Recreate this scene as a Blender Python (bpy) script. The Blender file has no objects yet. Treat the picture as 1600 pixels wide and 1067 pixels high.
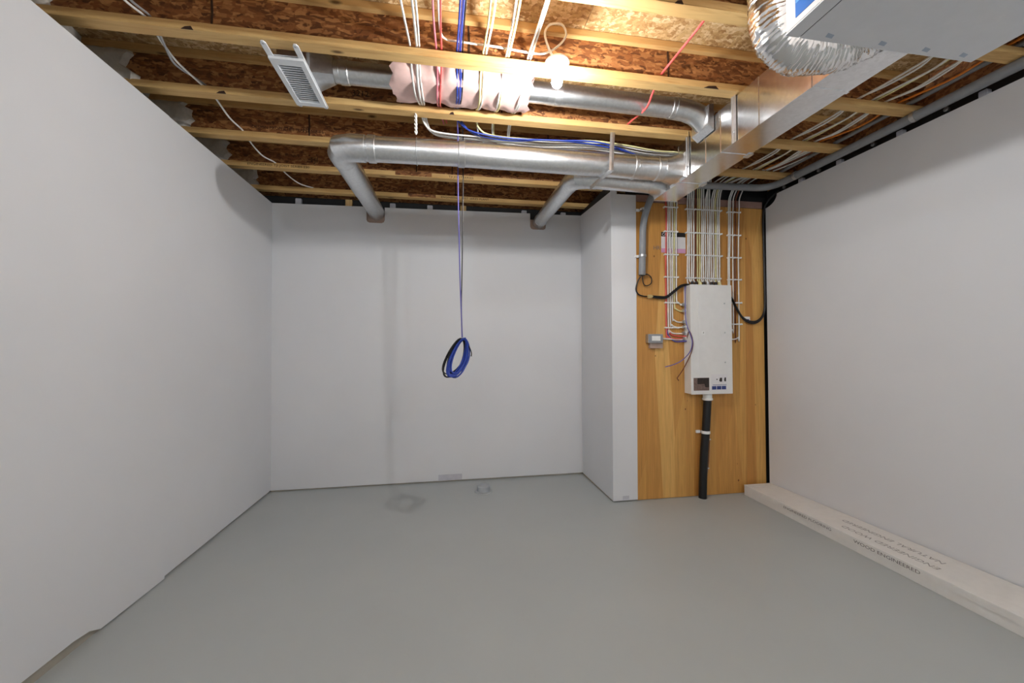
import bpy, bmesh, math, random
from mathutils import Vector, Matrix, noise
random.seed(7)
scene = bpy.context.scene
C = scene.collection

# ------------------------------------------------------------------ camera
CAM_H, F_PX = 1.32, 621.28
YAW, PITCH, ROLL = math.radians(9.376), math.radians(0.988), math.radians(-0.242)
fw = Vector((math.sin(YAW)*math.cos(PITCH), math.cos(YAW)*math.cos(PITCH), math.sin(PITCH)))
rt = Vector((math.cos(YAW), -math.sin(YAW), 0)); up = rt.cross(fw)
r2 = rt*math.cos(ROLL) + up*math.sin(ROLL); u2 = -rt*math.sin(ROLL) + up*math.cos(ROLL)
cam_d = bpy.data.cameras.new('camera'); cam = bpy.data.objects.new('camera', cam_d); C.objects.link(cam)
cam_d.sensor_fit = 'HORIZONTAL'; cam_d.sensor_width = 36; cam_d.lens = F_PX*36/1600
cam_d.clip_start = 0.02
m = Matrix((r2, u2, -fw)).transposed().to_4x4(); m.translation = (0, 0, CAM_H)
cam.matrix_world = m
scene.camera = cam

# ------------------------------------------------------------------ world, exposure
w = bpy.data.worlds.new('world'); scene.world = w; w.use_nodes = True
w.node_tree.nodes['Background'].inputs[0].default_value = (0.6, 0.63, 0.68, 1)
w.node_tree.nodes['Background'].inputs[1].default_value = 0.3
vs = scene.view_settings
vs.view_transform = 'Standard'; vs.look = 'None'; vs.gamma = 1; vs.use_curve_mapping = False
vs.exposure = 1.82
BULB_FRONT, BULB_REAR, BULB_FILL = 400.0, 225.0, 420.0
BULB_COL, BULB_COOL = (1.0, 0.985, 0.97, 1), (0.90, 0.965, 1.0, 1)

# ------------------------------------------------------------------ materials
def srgb(r, g, b):
    f = lambda c: (c/255/12.92 if c/255 <= .04045 else ((c/255+.055)/1.055)**2.4)
    return (f(r), f(g), f(b), 1)

class NT:
    def __init__(s, name):
        s.m = bpy.data.materials.new(name); s.m.use_nodes = True
        s.t = s.m.node_tree; s.n = s.t.nodes; s.b = s.n['Principled BSDF']
    def node(s, k, **kw):
        x = s.n.new(k)
        for a, v in kw.items(): setattr(x, a, v)
        return x
    def link(s, a, b): s.t.links.new(a, b)
    def coords(s, scale=(1, 1, 1), rot=(0, 0, 0), kind='Object'):
        c = s.node('ShaderNodeTexCoord'); mp = s.node('ShaderNodeMapping')
        mp.inputs['Scale'].default_value = scale; mp.inputs['Rotation'].default_value = rot
        s.link(c.outputs[kind], mp.inputs[0]); return mp.outputs[0]
    def noise(s, vec, scale, detail=4, rough=.55, dist=0.0):
        x = s.node('ShaderNodeTexNoise'); x.inputs['Scale'].default_value = scale
        x.inputs['Detail'].default_value = detail; x.inputs['Roughness'].default_value = rough
        x.inputs['Distortion'].default_value = dist
        s.link(vec, x.inputs['Vector']); return x.outputs['Fac']
    def ramp(s, fac, stops):
        x = s.node('ShaderNodeValToRGB'); e = x.color_ramp.elements
        while len(e) < len(stops): e.new(.5)
        for i, (p, c) in enumerate(stops): e[i].position = p; e[i].color = c
        s.link(fac, x.inputs[0]); return x.outputs[0]
    def mix(s, fac, a, b, mode='MIX'):
        x = s.node('ShaderNodeMix', data_type='RGBA', blend_type=mode)
        if isinstance(fac, (int, float)): x.inputs[0].default_value = fac
        else: s.link(fac, x.inputs[0])
        for i, v in ((6, a), (7, b)):
            if isinstance(v, tuple): x.inputs[i].default_value = v
            else: s.link(v, x.inputs[i])
        return x.outputs[2]
    def bump(s, h, strength=.2, dist=.01):
        x = s.node('ShaderNodeBump'); x.inputs['Strength'].default_value = strength
        x.inputs['Distance'].default_value = dist
        s.link(h, x.inputs['Height']); s.link(x.outputs[0], s.b.inputs['Normal'])
    def col(s, c):
        if isinstance(c, tuple): s.b.inputs['Base Color'].default_value = c
        else: s.link(c, s.b.inputs['Base Color'])
    def set(s, rough=.6, metal=0.0, spec=None):
        s.b.inputs['Roughness'].default_value = rough; s.b.inputs['Metallic'].default_value = metal
        if spec is not None: s.b.inputs['Specular IOR Level'].default_value = spec
        return s

def simple(name, c, rough=.5, metal=0.0, var=0.08, vscale=18):
    t = NT(name); v = t.coords()
    n = t.noise(v, vscale, 3)
    d = tuple(max(0, x*(1-var)) for x in c[:3])+(1,); l = tuple(min(1, x*(1+var)) for x in c[:3])+(1,)
    t.col(t.ramp(n, [(.3, d), (.7, l)])); t.set(rough, metal); return t.m

def mat_drywall(name, c):
    t = NT(name); v = t.coords()
    n = t.noise(v, 1.3, 3); d = tuple(x*.965 for x in c[:3])+(1,)
    t.col(t.ramp(n, [(.35, d), (.65, c)])); t.set(.85)
    t.bump(t.noise(v, 160, 3), .06, .003); return t.m

def mat_osb(name, dark, mid, light, sc=1.0):
    t = NT(name)
    dv = t.coords((1, 1, 1)); dn = t.node('ShaderNodeTexNoise'); dn.inputs['Scale'].default_value = 9*sc
    t.link(dv, dn.inputs['Vector'])
    outs = []
    for rot, s in (((0.0, .6, .1), (14, 30, 66)), ((0, -.7, -.2), (15, 26, 70)), ((.0, 1.3, .3), (16, 30, 60))):
        mp = t.node('ShaderNodeMapping'); c = t.node('ShaderNodeTexCoord')
        add = t.node('ShaderNodeVectorMath', operation='MULTIPLY_ADD')
        t.link(dn.outputs['Color'], add.inputs[0]); add.inputs[1].default_value = (.05, .05, .05)
        t.link(c.outputs['Object'], add.inputs[2]); t.link(add.outputs[0], mp.inputs[0])
        mp.inputs['Rotation'].default_value = rot; mp.inputs['Scale'].default_value = tuple(x*sc for x in s)
        vo = t.node('ShaderNodeTexVoronoi'); vo.inputs['Scale'].default_value = 1.0
        t.link(mp.outputs[0], vo.inputs['Vector'])
        sp = t.node('ShaderNodeSeparateColor'); t.link(vo.outputs['Color'], sp.inputs[0])
        outs.append((sp.outputs[0], vo.outputs['Distance']))
    a = t.ramp(outs[0][0], [(0, dark), (.45, mid), (1, light)])
    b = t.ramp(outs[1][0], [(0, dark), (.5, mid), (1, light)])
    c3 = t.ramp(outs[2][0], [(0, dark), (.6, mid), (1, light)])
    sel = t.ramp(t.noise(t.coords(), 14*sc, 2), [(.46, (0, 0, 0, 1)), (.52, (1, 1, 1, 1))])
    sel2 = t.ramp(t.noise(t.coords((1, 1, 1), (1, 2, 3)), 22*sc, 2), [(.5, (0, 0, 0, 1)), (.56, (1, 1, 1, 1))])
    ab = t.mix(sel, a, b); abc = t.mix(sel2, ab, c3)
    fine = t.ramp(t.noise(t.coords((60, 200, 200)), 1.5, 3), [(.3, (.75, .75, .75, 1)), (.7, (1.1, 1.1, 1.1, 1))])
    t.col(t.mix(.6, abc, fine, 'MULTIPLY')); t.set(.6)
    t.bump(outs[0][0], .25, .004); return t.m

def mat_lumber(name, base, dark, axis=0):
    t = NT(name); s = [9, 9, 9]; s[axis] = .7
    v = t.coords(tuple(s)); n = t.noise(v, 5, 6, .6, .6)
    s2 = [2.0, 2, 2]; s2[axis] = 1.2
    big = t.noise(t.coords(tuple(s2)), 1.5, 2)
    kn = t.node('ShaderNodeTexVoronoi'); ks = [9, 9, 9]; ks[axis] = 3.4
    t.link(t.coords(tuple(ks)), kn.inputs['Vector']); kn.inputs['Scale'].default_value = 1
    c = t.ramp(n, [(.25, dark), (.5, base), (.8, tuple(min(1, x*1.15) for x in base[:3])+(1,))])
    c = t.mix(t.ramp(big, [(.35, (0, 0, 0, 1)), (.7, (.55, .55, .55, 1))]), c, dark)
    kf = t.ramp(kn.outputs['Distance'], [(.05, (1, 1, 1, 1)), (.13, (0, 0, 0, 1))])
    c = t.mix(kf, c, tuple(x*.3 for x in dark[:3])+(1,))
    t.col(c); t.set(.65); t.bump(n, .12, .003); return t.m

def mat_plywood():
    t = NT('plywood'); v = t.coords((7.5, 7.5, .02))
    vo = t.node('ShaderNodeTexVoronoi'); t.link(t.coords((6.2, .01, .35)), vo.inputs['Vector']); vo.inputs['Scale'].default_value = 1
    vo.inputs['Randomness'].default_value = .9
    sp = t.node('ShaderNodeSeparateColor'); t.link(vo.outputs['Color'], sp.inputs[0])
    a, b, c = srgb(212, 160, 86), srgb(228, 182, 108), srgb(196, 138, 68)
    base = t.ramp(sp.outputs[0], [(0, c), (.5, a), (1, b)])
    g = t.noise(t.coords((30, 30, 1.1)), 2.4, 6, .6, .8)
    base = t.mix(.55, base, t.ramp(g, [(.3, (.62, .55, .46, 1)), (.65, (1.08, 1.05, 1.0, 1))]), 'MULTIPLY')
    kn = t.node('ShaderNodeTexVoronoi'); t.link(t.coords((7, 7, 5)), kn.inputs['Vector']); kn.inputs['Scale'].default_value = 1
    kf = t.ramp(kn.outputs['Distance'], [(.025, (1, 1, 1, 1)), (.06, (0, 0, 0, 1))])
    t.col(t.mix(kf, base, srgb(92, 48, 18))); t.set(.5); t.bump(g, .06, .002); return t.m

def mat_metal(name, c, rough, rvar=.1, bump=.02, spangle=True):
    t = NT(name); v = t.coords()
    if spangle:
        vo = t.node('ShaderNodeTexVoronoi'); vo.inputs['Scale'].default_value = 70; t.link(v, vo.inputs['Vector'])
        sp = t.node('ShaderNodeSeparateColor'); t.link(vo.outputs['Color'], sp.inputs[0]); f = sp.outputs[0]
    else: f = t.noise(v, 30, 3)
    d = tuple(x*.9 for x in c[:3])+(1,)
    t.col(t.ramp(f, [(0, d), (1, c)])); t.set(rough, 1.0)
    mr = t.node('ShaderNodeMapRange'); t.link(t.noise(v, 12, 3), mr.inputs[0])
    mr.inputs[3].default_value = max(.03, rough-rvar); mr.inputs[4].default_value = rough+rvar
    t.link(mr.outputs[0], t.b.inputs['Roughness'])
    t.bump(t.noise(v, 7, 3), bump, .02); return t.m

def mat_floor():
    t = NT('painted_concrete'); v = t.coords()
    n = t.noise(v, 1.6, 5); c = srgb(182, 187, 187)
    t.col(t.ramp(n, [(.3, tuple(x*.95 for x in c[:3])+(1,)), (.7, c)])); t.set(.42)
    t.bump(t.noise(v, 26, 5), .05, .004); return t.m

def mat_emit(name, c, e):
    t = NT(name); t.col((1, 1, 1, 1)); t.set(.3)
    t.b.inputs['Emission Color'].default_value = c; t.b.inputs['Emission Strength'].default_value = e
    return t.m

M = {}
M['dry'] = mat_drywall('drywall_white', srgb(224, 225, 228))
M['plate'] = simple('weathered_plate', srgb(168, 162, 150), .8)
M['floor'] = mat_floor()
M['web'] = mat_osb('osb_web', srgb(92, 52, 26), srgb(146, 92, 50), srgb(196, 142, 88))
M['deck'] = mat_osb('osb_deck', srgb(168, 126, 78), srgb(206, 170, 116), srgb(236, 210, 166), 1.5)
M['rim'] = mat_osb('osb_rim', srgb(96, 56, 28), srgb(150, 96, 54), srgb(190, 138, 84))
M['lumber'] = mat_lumber('lumber', srgb(222, 186, 124), srgb(186, 138, 78))
M['stud'] = mat_lumber('stud_lumber', srgb(214, 180, 124), srgb(178, 134, 80), 2)
M['ply'] = mat_plywood()
M['galv'] = mat_metal('galvanised', (.80, .82, .84, 1), .33, .05, .004)
M['trunk'] = mat_metal('galvanised_trunk', (.82, .83, .84, 1), .2, .05, .015)
M['strapm'] = mat_metal('strap_steel', (.72, .73, .74, 1), .38, .08)
M['zinc'] = mat_metal('dull_zinc', (.60, .62, .64, 1), .45, .1)
M['foil'] = mat_metal('foil', (.90, .90, .90, 1), .16, .08, .5, False)
M['brass'] = mat_metal('brass', (.75, .60, .30, 1), .35, .1, .02, False)
M['membrane'] = simple('black_membrane', srgb(24, 24, 26), .6)
M['concrete'] = simple('foundation_concrete', srgb(120, 120, 118), .9)
M['foam'] = simple('spray_foam', srgb(214, 210, 202), .9, 0, .1, 40)
M['pink'] = simple('pink_batt', srgb(232, 196, 188), .95, 0, .06, 30)
M['white_cable'] = simple('cable_white', srgb(238, 237, 232), .4)
M['yellow_cable'] = simple('cable_yellow', srgb(232, 226, 168), .4)
M['red_cable'] = simple('cable_red', srgb(226, 96, 92), .4)
M['pink_cable'] = simple('cable_pink', srgb(222, 124, 136), .4)
M['blue_cable'] = simple('cable_blue', srgb(40, 66, 160), .4)
M['violet_cable'] = simple('cable_violet', srgb(96, 92, 168), .4)
M['black_cable'] = simple('cable_black', srgb(22, 22, 24), .4)
M['orange_cable'] = simple('cable_orange', srgb(224, 132, 44), .4)
M['grey_cable'] = simple('cable_grey', srgb(150, 150, 152), .4)
M['brown_wire'] = simple('wire_brown', srgb(120, 66, 44), .4)
M['copper'] = mat_metal('copper_wire', (.55, .32, .20, 1), .5, .1, 0, False)
M['pvc'] = simple('grey_pvc', srgb(142, 145, 149), .45)
M['black_pipe'] = simple('black_pipe', srgb(20, 20, 22), .38)
M['panel'] = simple('panel_enamel', srgb(232, 231, 229), .35, 0, .02)
M['unit'] = simple('unit_enamel', srgb(220, 223, 228), .4, 0, .02)
M['unit_side'] = simple('unit_side_enamel', srgb(232, 230, 228), .4, 0, .02)
M['plastic_white'] = simple('plastic_white', srgb(240, 240, 238), .4, 0, .02)
M['grille'] = simple('grille_enamel', srgb(232, 235, 238), .35, 0, .02)
M['porcelain'] = simple('porcelain', srgb(244, 242, 236), .2, 0, .02)
M['ink'] = simple('ink_black', srgb(26, 22, 22), .6)
M['ink_grey'] = simple('ink_grey', srgb(110, 106, 104), .7)
M['ink_faint'] = simple('ink_faint', srgb(158, 152, 150), .7)
M['brown_ink'] = simple('ink_brown', srgb(52, 30, 16), .7)
M['paper'] = simple('paper_white', srgb(228, 226, 228), .7, 0, .02)
M['paper_pink'] = simple('paper_pink', srgb(214, 160, 196), .7, 0, .02)
M['blue_print'] = simple('blue_print', srgb(20, 104, 190), .5)
M['blue_light'] = simple('blue_print_light', srgb(96, 166, 224), .5)
M['smudge'] = simple('smudge_blue', srgb(168, 182, 200), .5)
M['navy'] = simple('navy_print', srgb(52, 66, 128), .5)
M['photo_brown'] = simple('photo_brown', srgb(118, 96, 88), .5, 0, .3, 60)
M['photo_dark'] = simple('photo_dark', srgb(46, 34, 30), .5, 0, .4, 80)
M['carton'] = simple('white_carton', srgb(232, 229, 225), .75, 0, .03)
M['seam'] = simple('seam_dark', srgb(60, 60, 62), .7)
M['tan_board'] = simple('tan_board', srgb(178, 154, 140), .85)
M['mauve'] = simple('mauve_strip', srgb(150, 118, 108), .85)
M['plaster'] = simple('plaster_patch', srgb(196, 196, 204), .9)
M['drain'] = simple('drain_plastic', srgb(176, 180, 184), .5)
M['darkgap'] = simple('dark_gap', srgb(40, 36, 32), .8)

# ------------------------------------------------------------------ mesh helpers
class MB:
    def __init__(s): s.v = []; s.f = []
    def add(s, v, f):
        o = len(s.v); s.v += [tuple(x) for x in v]; s.f += [tuple(i+o for i in q) for q in f]; return s
    def box(s, x0, x1, y0, y1, z0, z1):
        v = [(x0, y0, z0), (x1, y0, z0), (x1, y1, z0), (x0, y1, z0), (x0, y0, z1), (x1, y0, z1), (x1, y1, z1), (x0, y1, z1)]
        return s.add(v, [(0, 3, 2, 1), (4, 5, 6, 7), (0, 1, 5, 4), (1, 2, 6, 5), (2, 3, 7, 6), (3, 0, 4, 7)])
    def tube(s, pts, r, n=8, cap=True, flat=None):
        pts = [Vector(p) for p in pts]; N = len(pts); rs = r if isinstance(r, (list, tuple)) else [r]*N
        T = []
        for i in range(N):
            a = (pts[i]-pts[i-1]).normalized() if i > 0 else None
            b = (pts[i+1]-pts[i]).normalized() if i < N-1 else None
            T.append(((a or b)+(b or a)).normalized())
        ref = Vector((0, 0, 1)) if abs(T[0].z) < .9 else Vector((1, 0, 0))
        nx = (ref-T[0]*ref.dot(T[0])).normalized(); V = []
        for i in range(N):
            nx = (nx-T[i]*nx.dot(T[i])).normalized(); ny = T[i].cross(nx)
            k = 1.0
            if 0 < i < N-1:
                d = (pts[i]-pts[i-1]).normalized(); k = 1/max(.5, d.dot(T[i]))
                bend = ((pts[i+1]-pts[i]).normalized()-d)
                bd = bend.normalized() if bend.length > 1e-5 else None
            else: bd = None
            for j in range(n):
                t = 2*math.pi*j/n; o = nx*math.cos(t)*rs[i] + ny*math.sin(t)*rs[i]*(flat or 1)
                if bd is not None: o = o + bd*(o.dot(bd))*(k-1)
                V.append(pts[i]+o)
        Fc = []
        for i in range(N-1):
            for j in range(n):
                Fc.append((i*n+j, i*n+(j+1) % n, (i+1)*n+(j+1) % n, (i+1)*n+j))
        if cap: Fc += [tuple(range(n-1, -1, -1)), tuple((N-1)*n+j for j in range(n))]
        return s.add(V, Fc)
    def lathe(s, c, prof, axis='z', n=24):
        c = Vector(c); V = []; Fc = []
        ax = {'x': (Vector((0, 1, 0)), Vector((0, 0, 1)), Vector((1, 0, 0))), 'y': (Vector((0, 0, 1)), Vector((1, 0, 0)), Vector((0, 1, 0))),
              'z': (Vector((1, 0, 0)), Vector((0, 1, 0)), Vector((0, 0, 1)))}[axis]
        for (r, h) in prof:
            for j in range(n):
                t = 2*math.pi*j/n; V.append(c+ax[0]*r*math.cos(t)+ax[1]*r*math.sin(t)+ax[2]*h)
        for i in range(len(prof)-1):
            for j in range(n): Fc.append((i*n+j, i*n+(j+1) % n, (i+1)*n+(j+1) % n, (i+1)*n+j))
        Fc += [tuple(range(n-1, -1, -1)), tuple((len(prof)-1)*n+j for j in range(n))]
        return s.add(V, Fc)
    def prism(s, poly, a0, a1, plane='xz'):
        # polygon in a plane extruded along the third axis
        def P(u, v, a): return {'xz': (u, a, v), 'yz': (a, u, v), 'xy': (u, v, a)}[plane]
        n = len(poly); V = [P(u, v, a0) for u, v in poly]+[P(u, v, a1) for u, v in poly]
        Fc = [tuple(range(n)), tuple(range(2*n-1, n-1, -1))]
        for i in range(n): Fc.append((i, i+n, (i+1) % n+n, (i+1) % n))
        return s.add(V, Fc)

def obj(name, mb, mat, parent=None, smooth=None, bevel=0.0):
    me = bpy.data.meshes.new(name); me.from_pydata(mb.v, [], mb.f)
    bm = bmesh.new(); bm.from_mesh(me); bmesh.ops.recalc_face_normals(bm, faces=bm.faces)
    if bevel: bmesh.ops.bevel(bm, geom=list(bm.edges), offset=bevel, segments=2, affect='EDGES', clamp_overlap=True)
    bm.to_mesh(me); bm.free()
    if smooth is not None:
        for p in me.polygons: p.use_smooth = True
        me.set_sharp_from_angle(angle=math.radians(smooth))
    me.materials.append(M[mat] if isinstance(mat, str) else mat); me.update()
    o = bpy.data.objects.new(name, me); C.objects.link(o)
    if parent: o.parent = parent; o.matrix_parent_inverse = parent.matrix_basis.inverted()
    return o
def tag(o, label, cat, group=None):
    o['label'] = label; o['category'] = cat
    if group: o['group'] = group
    return o
def thing(name, label, cat, loc, group=None):
    o = bpy.data.objects.new(name, None); C.objects.link(o); o.location = loc; o.empty_display_size = .05
    return tag(o, label, cat, group)
def struct(o): o['kind'] = 'structure'; return o
def sroot(name, loc=(0, 0, 0)):
    o = bpy.data.objects.new(name, None); C.objects.link(o); o.location = loc; return struct(o)
def share(src, name, parent, dx=(0, 0, 0)):
    o = bpy.data.objects.new(name, src.data); C.objects.link(o); o.location = dx
    o.parent = parent; o.matrix_parent_inverse = parent.matrix_basis.inverted(); return o

def cr(pts, k=8):
    """Catmull-Rom through the points."""
    P = [Vector(p) for p in pts]; P = [P[0]*2-P[1]]+P+[P[-1]*2-P[-2]]; out = []
    for i in range(1, len(P)-2):
        a, b, c, d = P[i-1:i+3]
        for j in range(k):
            t = j/k
            out.append(.5*((2*b)+(c-a)*t+(2*a-5*b+4*c-d)*t*t+(-a+3*b-3*c+d)*t**3))
    out.append(P[-2]); return out
def fillet(pts, rad, k=6):
    """poly-line with rounded corners."""
    P = [Vector(p) for p in pts]; out = [P[0]]
    for i in range(1, len(P)-1):
        a, b, c = P[i-1], P[i], P[i+1]; d1 = (a-b); d2 = (c-b); r = min(rad, d1.length*.49, d2.length*.49)
        p0 = b+d1.normalized()*r; p2 = b+d2.normalized()*r
        for j in range(k+1):
            t = j/k; out.append(p0*(1-t)**2+b*2*t*(1-t)+p2*t*t)
    out.append(P[-1]); return out
def cable(name, pts, r, mat, label, cat='cable', group=None, n=6, k=6, path=None, flat=None):
    o = obj(name, MB().tube(path or cr(pts, k), r, n, flat=flat), mat, None, 60)
    return tag(o, label, cat, group)

def text(name, body, size, mat, origin, xdir, ydir, parent, depth=.0006, sx=1.0):
    cu = bpy.data.curves.new(name, 'FONT'); cu.body = body; cu.size = size; cu.extrude = depth; cu.resolution_u = 2
    t = bpy.data.objects.new('tmp_text', cu); C.objects.link(t)
    bpy.context.view_layer.update()
    me = bpy.data.meshes.new_from_object(t.evaluated_get(bpy.context.evaluated_depsgraph_get()))
    bpy.data.objects.remove(t); bpy.data.curves.remove(cu)
    x = Vector(xdir).normalized(); y = Vector(ydir).normalized(); z = x.cross(y)
    mt = Matrix((x*sx, y, z)).transposed().to_4x4(); mt.translation = Vector(origin)
    me.transform(mt); me.materials.clear(); me.materials.append(M[mat])
    o = bpy.data.objects.new(name, me); C.objects.link(o)
    o.parent = parent; o.matrix_parent_inverse = parent.matrix_basis.inverted(); return o

# ------------------------------------------------------------------ room shell
XL, YB, XR, YP, XJ, YF = -1.6055, 4.012, 2.905, 3.24, 1.405, -1.75
ZJ, DEPTH = 2.77, 0.241          # joist underside and depth
ZD = ZJ+DEPTH                    # deck underside
DT = .0127

struct(obj('floor', MB().box(-2.1, 3.1, YF-.2, 4.3, -.15, 0), 'floor'))

# left wall: concrete behind, two drywall sheets, bottom plate
wl = struct(obj('wall_left', MB().box(-2.1, -1.66, YF-.2, 4.3, 0, 2.69), 'concrete'))
obj('drywall_sheet', MB().prism([(2.611, .016), (YB+.004, .016), (YB+.004, 2.688), (2.611, 2.69)], XL-DT, XL, 'yz'), 'dry', wl)
obj('drywall_sheet', MB().prism([(YF, .05), (2.04, .052), (2.12, .042), (2.18, .012), (2.608, .003), (2.608, 2.69), (YF, 2.69)], XL-DT+.003, XL+.003, 'yz'), 'dry', wl)
obj('bottom_plate', MB().box(-1.66, XL-DT-.001, YF, YB, 0, .07), 'plate', wl)
obj('rim_board', MB().box(-2.1, -1.96, YF-.2, 4.3, 2.69, ZD), 'rim', wl)

# back wall
wb = struct(obj('wall_back', MB().box(-2.1, 3.1, 4.075, 4.3, 0, 2.78), 'membrane'))
def notch(x0, x1, zb, zt, r=.03):
    return [(x1, zt), (x1, zb+r), (x1-r*.3, zb+r*.3), (x1-r, zb), (x0+r, zb), (x0+r*.3, zb+r*.3), (x0, zb+r), (x0, zt)]
poly = [(XL, .014), (XJ, .018), (XJ, 2.722)]+notch(.858, 1.026, 2.552, 2.717)[:]+notch(-.764, -.592, 2.546, 2.70)+[(XL, 2.69)]
obj('drywall_sheet', MB().prism(poly, YB, YB+DT, 'xz'), 'dry', wb)
obj('backing_board', MB().box(-.84, -.52, YB+DT+.006, YB+DT+.016, 2.4, 2.66), 'tan_board', wb)
obj('backing_board', MB().box(.79, 1.09, YB+DT+.006, YB+DT+.016, 2.4, 2.66), 'tan_board', wb)
obj('bottom_plate', MB().box(XL, XJ, YB+DT+.001, 4.075, 0, .038), 'plate', wb)
for x in (-1.385, -.52, -.16, .80, 1.22):
    obj('bracket', MB().box(x-.026, x+.026, YB+.016, YB+.05, 2.64, 2.752), 'plaster', wb, bevel=.003)
for x in (-.93, .17, 1.07):
    obj('stud_top', MB().box(x-.03, x+.03, YB+.016, YB+.055, 2.6, 2.765), 'stud', wb)
obj('rim_board', MB().box(-2.1, 3.1, 4.08, 4.3, 2.78, ZD), 'rim', wb)
obj('patch', MB().box(-.079, .152, YB-.0015, YB, .02, .075), 'plaster', wb)

# return wall (jog) in front of the service panel niche
wj = struct(obj('wall_return', MB().box(XJ+DT, 1.63, YP+.03, YB, .0, 2.66), 'stud'))
obj('drywall_sheet', MB().prism([(YP-.008+DT, .012), (YB, .018), (YB, 2.722), (YP-.008+DT, 2.675)], XJ, XJ+DT, 'yz'), 'dry', wj)
obj('drywall_sheet', MB().prism([(XJ, .01), (1.628, .012), (1.637, 2.655), (1.46, 2.655), (1.46, 2.685), (XJ, 2.685)], YP-.008, YP-.008+DT, 'xz'), 'dry', wj)
obj('membrane_strip', MB().box(XJ+DT+.002, XJ+DT+.04, YP+.02, YB+.05, 2.66, 2.768), 'membrane', wj)
obj('patch', MB().box(1.49, 1.55, YP-.0095, YP-.008, .02, .05), 'plaster', wj)

# plywood backboard
wp = struct(obj('wall_service', MB().box(1.6, 3.1, YP+.02, YP+.12, 0, 2.80), 'membrane'))
pb = obj('plywood_board', MB().box(1.63, 2.893, YP, YP+.018, .004, 2.60), 'ply', wp)
obj('header_strip', MB().box(1.64, 2.893, YP+.002, YP+.02, 2.605, 2.665), 'mauve', wp)
text('handwriting', 'HRV', .05, 'ink_grey', (1.80, YP-.0006, 2.185), (1, 0, 0), (0, 0, 1), wp, .0003)
st = obj('sticker', MB().box(1.876, 2.111, YP-.0012, YP, 2.162, 2.345), 'paper', wp)
obj('sticker_band', MB().box(1.876, 2.111, YP-.0018, YP-.0011, 2.162, 2.20), 'paper_pink', st)
obj('sticker_header', MB().box(1.876, 2.111, YP-.0018, YP-.0011, 2.305, 2.345), 'ink', st)
text('sticker_lettering', 'CAUTION', .034, 'paper', (1.884, YP-.0022, 2.312), (1, 0, 0), (0, 0, 1), st, .0003, .9)

# right wall
wr = struct(obj('wall_right', MB().box(2.965, 3.2, YF-.2, 4.3, 0, 2.775), 'membrane'))
arc = [(3.215-.13*math.sin(t*math.pi/16), 2.60+.09*(1-math.cos(t*math.pi/16))) for t in range(9)]
obj('drywall_sheet', MB().prism([(YF, .012), (3.215, .012)]+arc+[(YF, 2.692)], XR, XR+DT, 'yz'), 'dry', wr)
obj('rim_board', MB().box(2.97, 3.2, YF-.2, 4.3, 2.775, ZD), 'rim', wr)
for y in (.9, 1.31, 1.72, 2.13, 2.54, 2.87):
    obj('stud_top', MB().box(2.925, 2.96, y-.019, y+.019, 2.5, 2.735), 'plaster', wr, bevel=.003)
    obj('screw_head', MB().lathe((2.93, y+.16, 2.725), [(.004, -.012), (.014, -.010), (.014, .004), (.004, .008)], 'x', 10), 'zinc', wr)

# wall behind the camera
struct(obj('wall_front', MB().box(-2.1, 3.1, YF-.2, YF, 0, ZD), 'dry'))

# ceiling: OSB deck sheets
ce = struct(obj('ceiling', MB().box(-2.2, 3.2, YF-.3, 4.4, ZD+.018, ZD+.06), 'darkgap'))
ys = [YF-.3, -1.25, -.02, 1.735, 2.955, 4.4]
for i in range(5):
    xs = [-2.2, -1.45, .72, 3.2] if i % 2 else [-2.2, -.5, 1.85, 3.2]
    for j in range(3):
        obj('subfloor_sheet', MB().box(xs[j]+.0015, xs[j+1]-.0015, ys[i]+.0015, ys[i+1]-.0015, ZD, ZD+.018), 'deck', ce)

# ------------------------------------------------------------------ I-joists
FWD, FH = .067, .038
JY = {k: 2.0215+.475*k for k in range(-7, 5)}
desc = {-1: 'floor I-joist one bay out from the bulb, crossed by six cable runs', 0: 'floor I-joist just behind the lit bare bulb',
        1: 'floor I-joist under the lower ends of the white grille brackets', 2: 'floor I-joist just behind the long round duct',
        3: 'floor I-joist with printed lettering along its flange, two bays from the back wall', 4: 'floor I-joist running tight along the back wall'}
proto = None; JO = {}
for k in sorted(JY):
    y = JY[k]
    t = thing('floor_joist', desc.get(k, 'floor I-joist overhead behind the white ventilation unit, out of the lamp row'), 'joist', (0, y, ZJ), 'floor joists')
    JO[k] = t
    if proto is None:
        parts = []
        b = MB().box(-1.955, 2.962, -FWD/2, FWD/2, 0, FH); parts.append(obj('bottom_flange', b, 'lumber', None, bevel=.002))
        b = MB().box(-1.955, 2.962, -.0055, .0055, FH, DEPTH-FH); parts.append(obj('web', b, 'web'))
        b = MB().box(-1.955, 2.962, -FWD/2, FWD/2, DEPTH-FH, DEPTH-.001); parts.append(obj('top_flange', b, 'lumber', None, bevel=.002))
        for p in parts: p.parent = t
        proto = parts
    else:
        for p in proto:
            c = p.copy(); C.objects.link(c); c.parent = t
def on_joist(k, name, mb, mat, **kw):
    return obj(name, mb, mat, JO[k], **kw)
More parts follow.
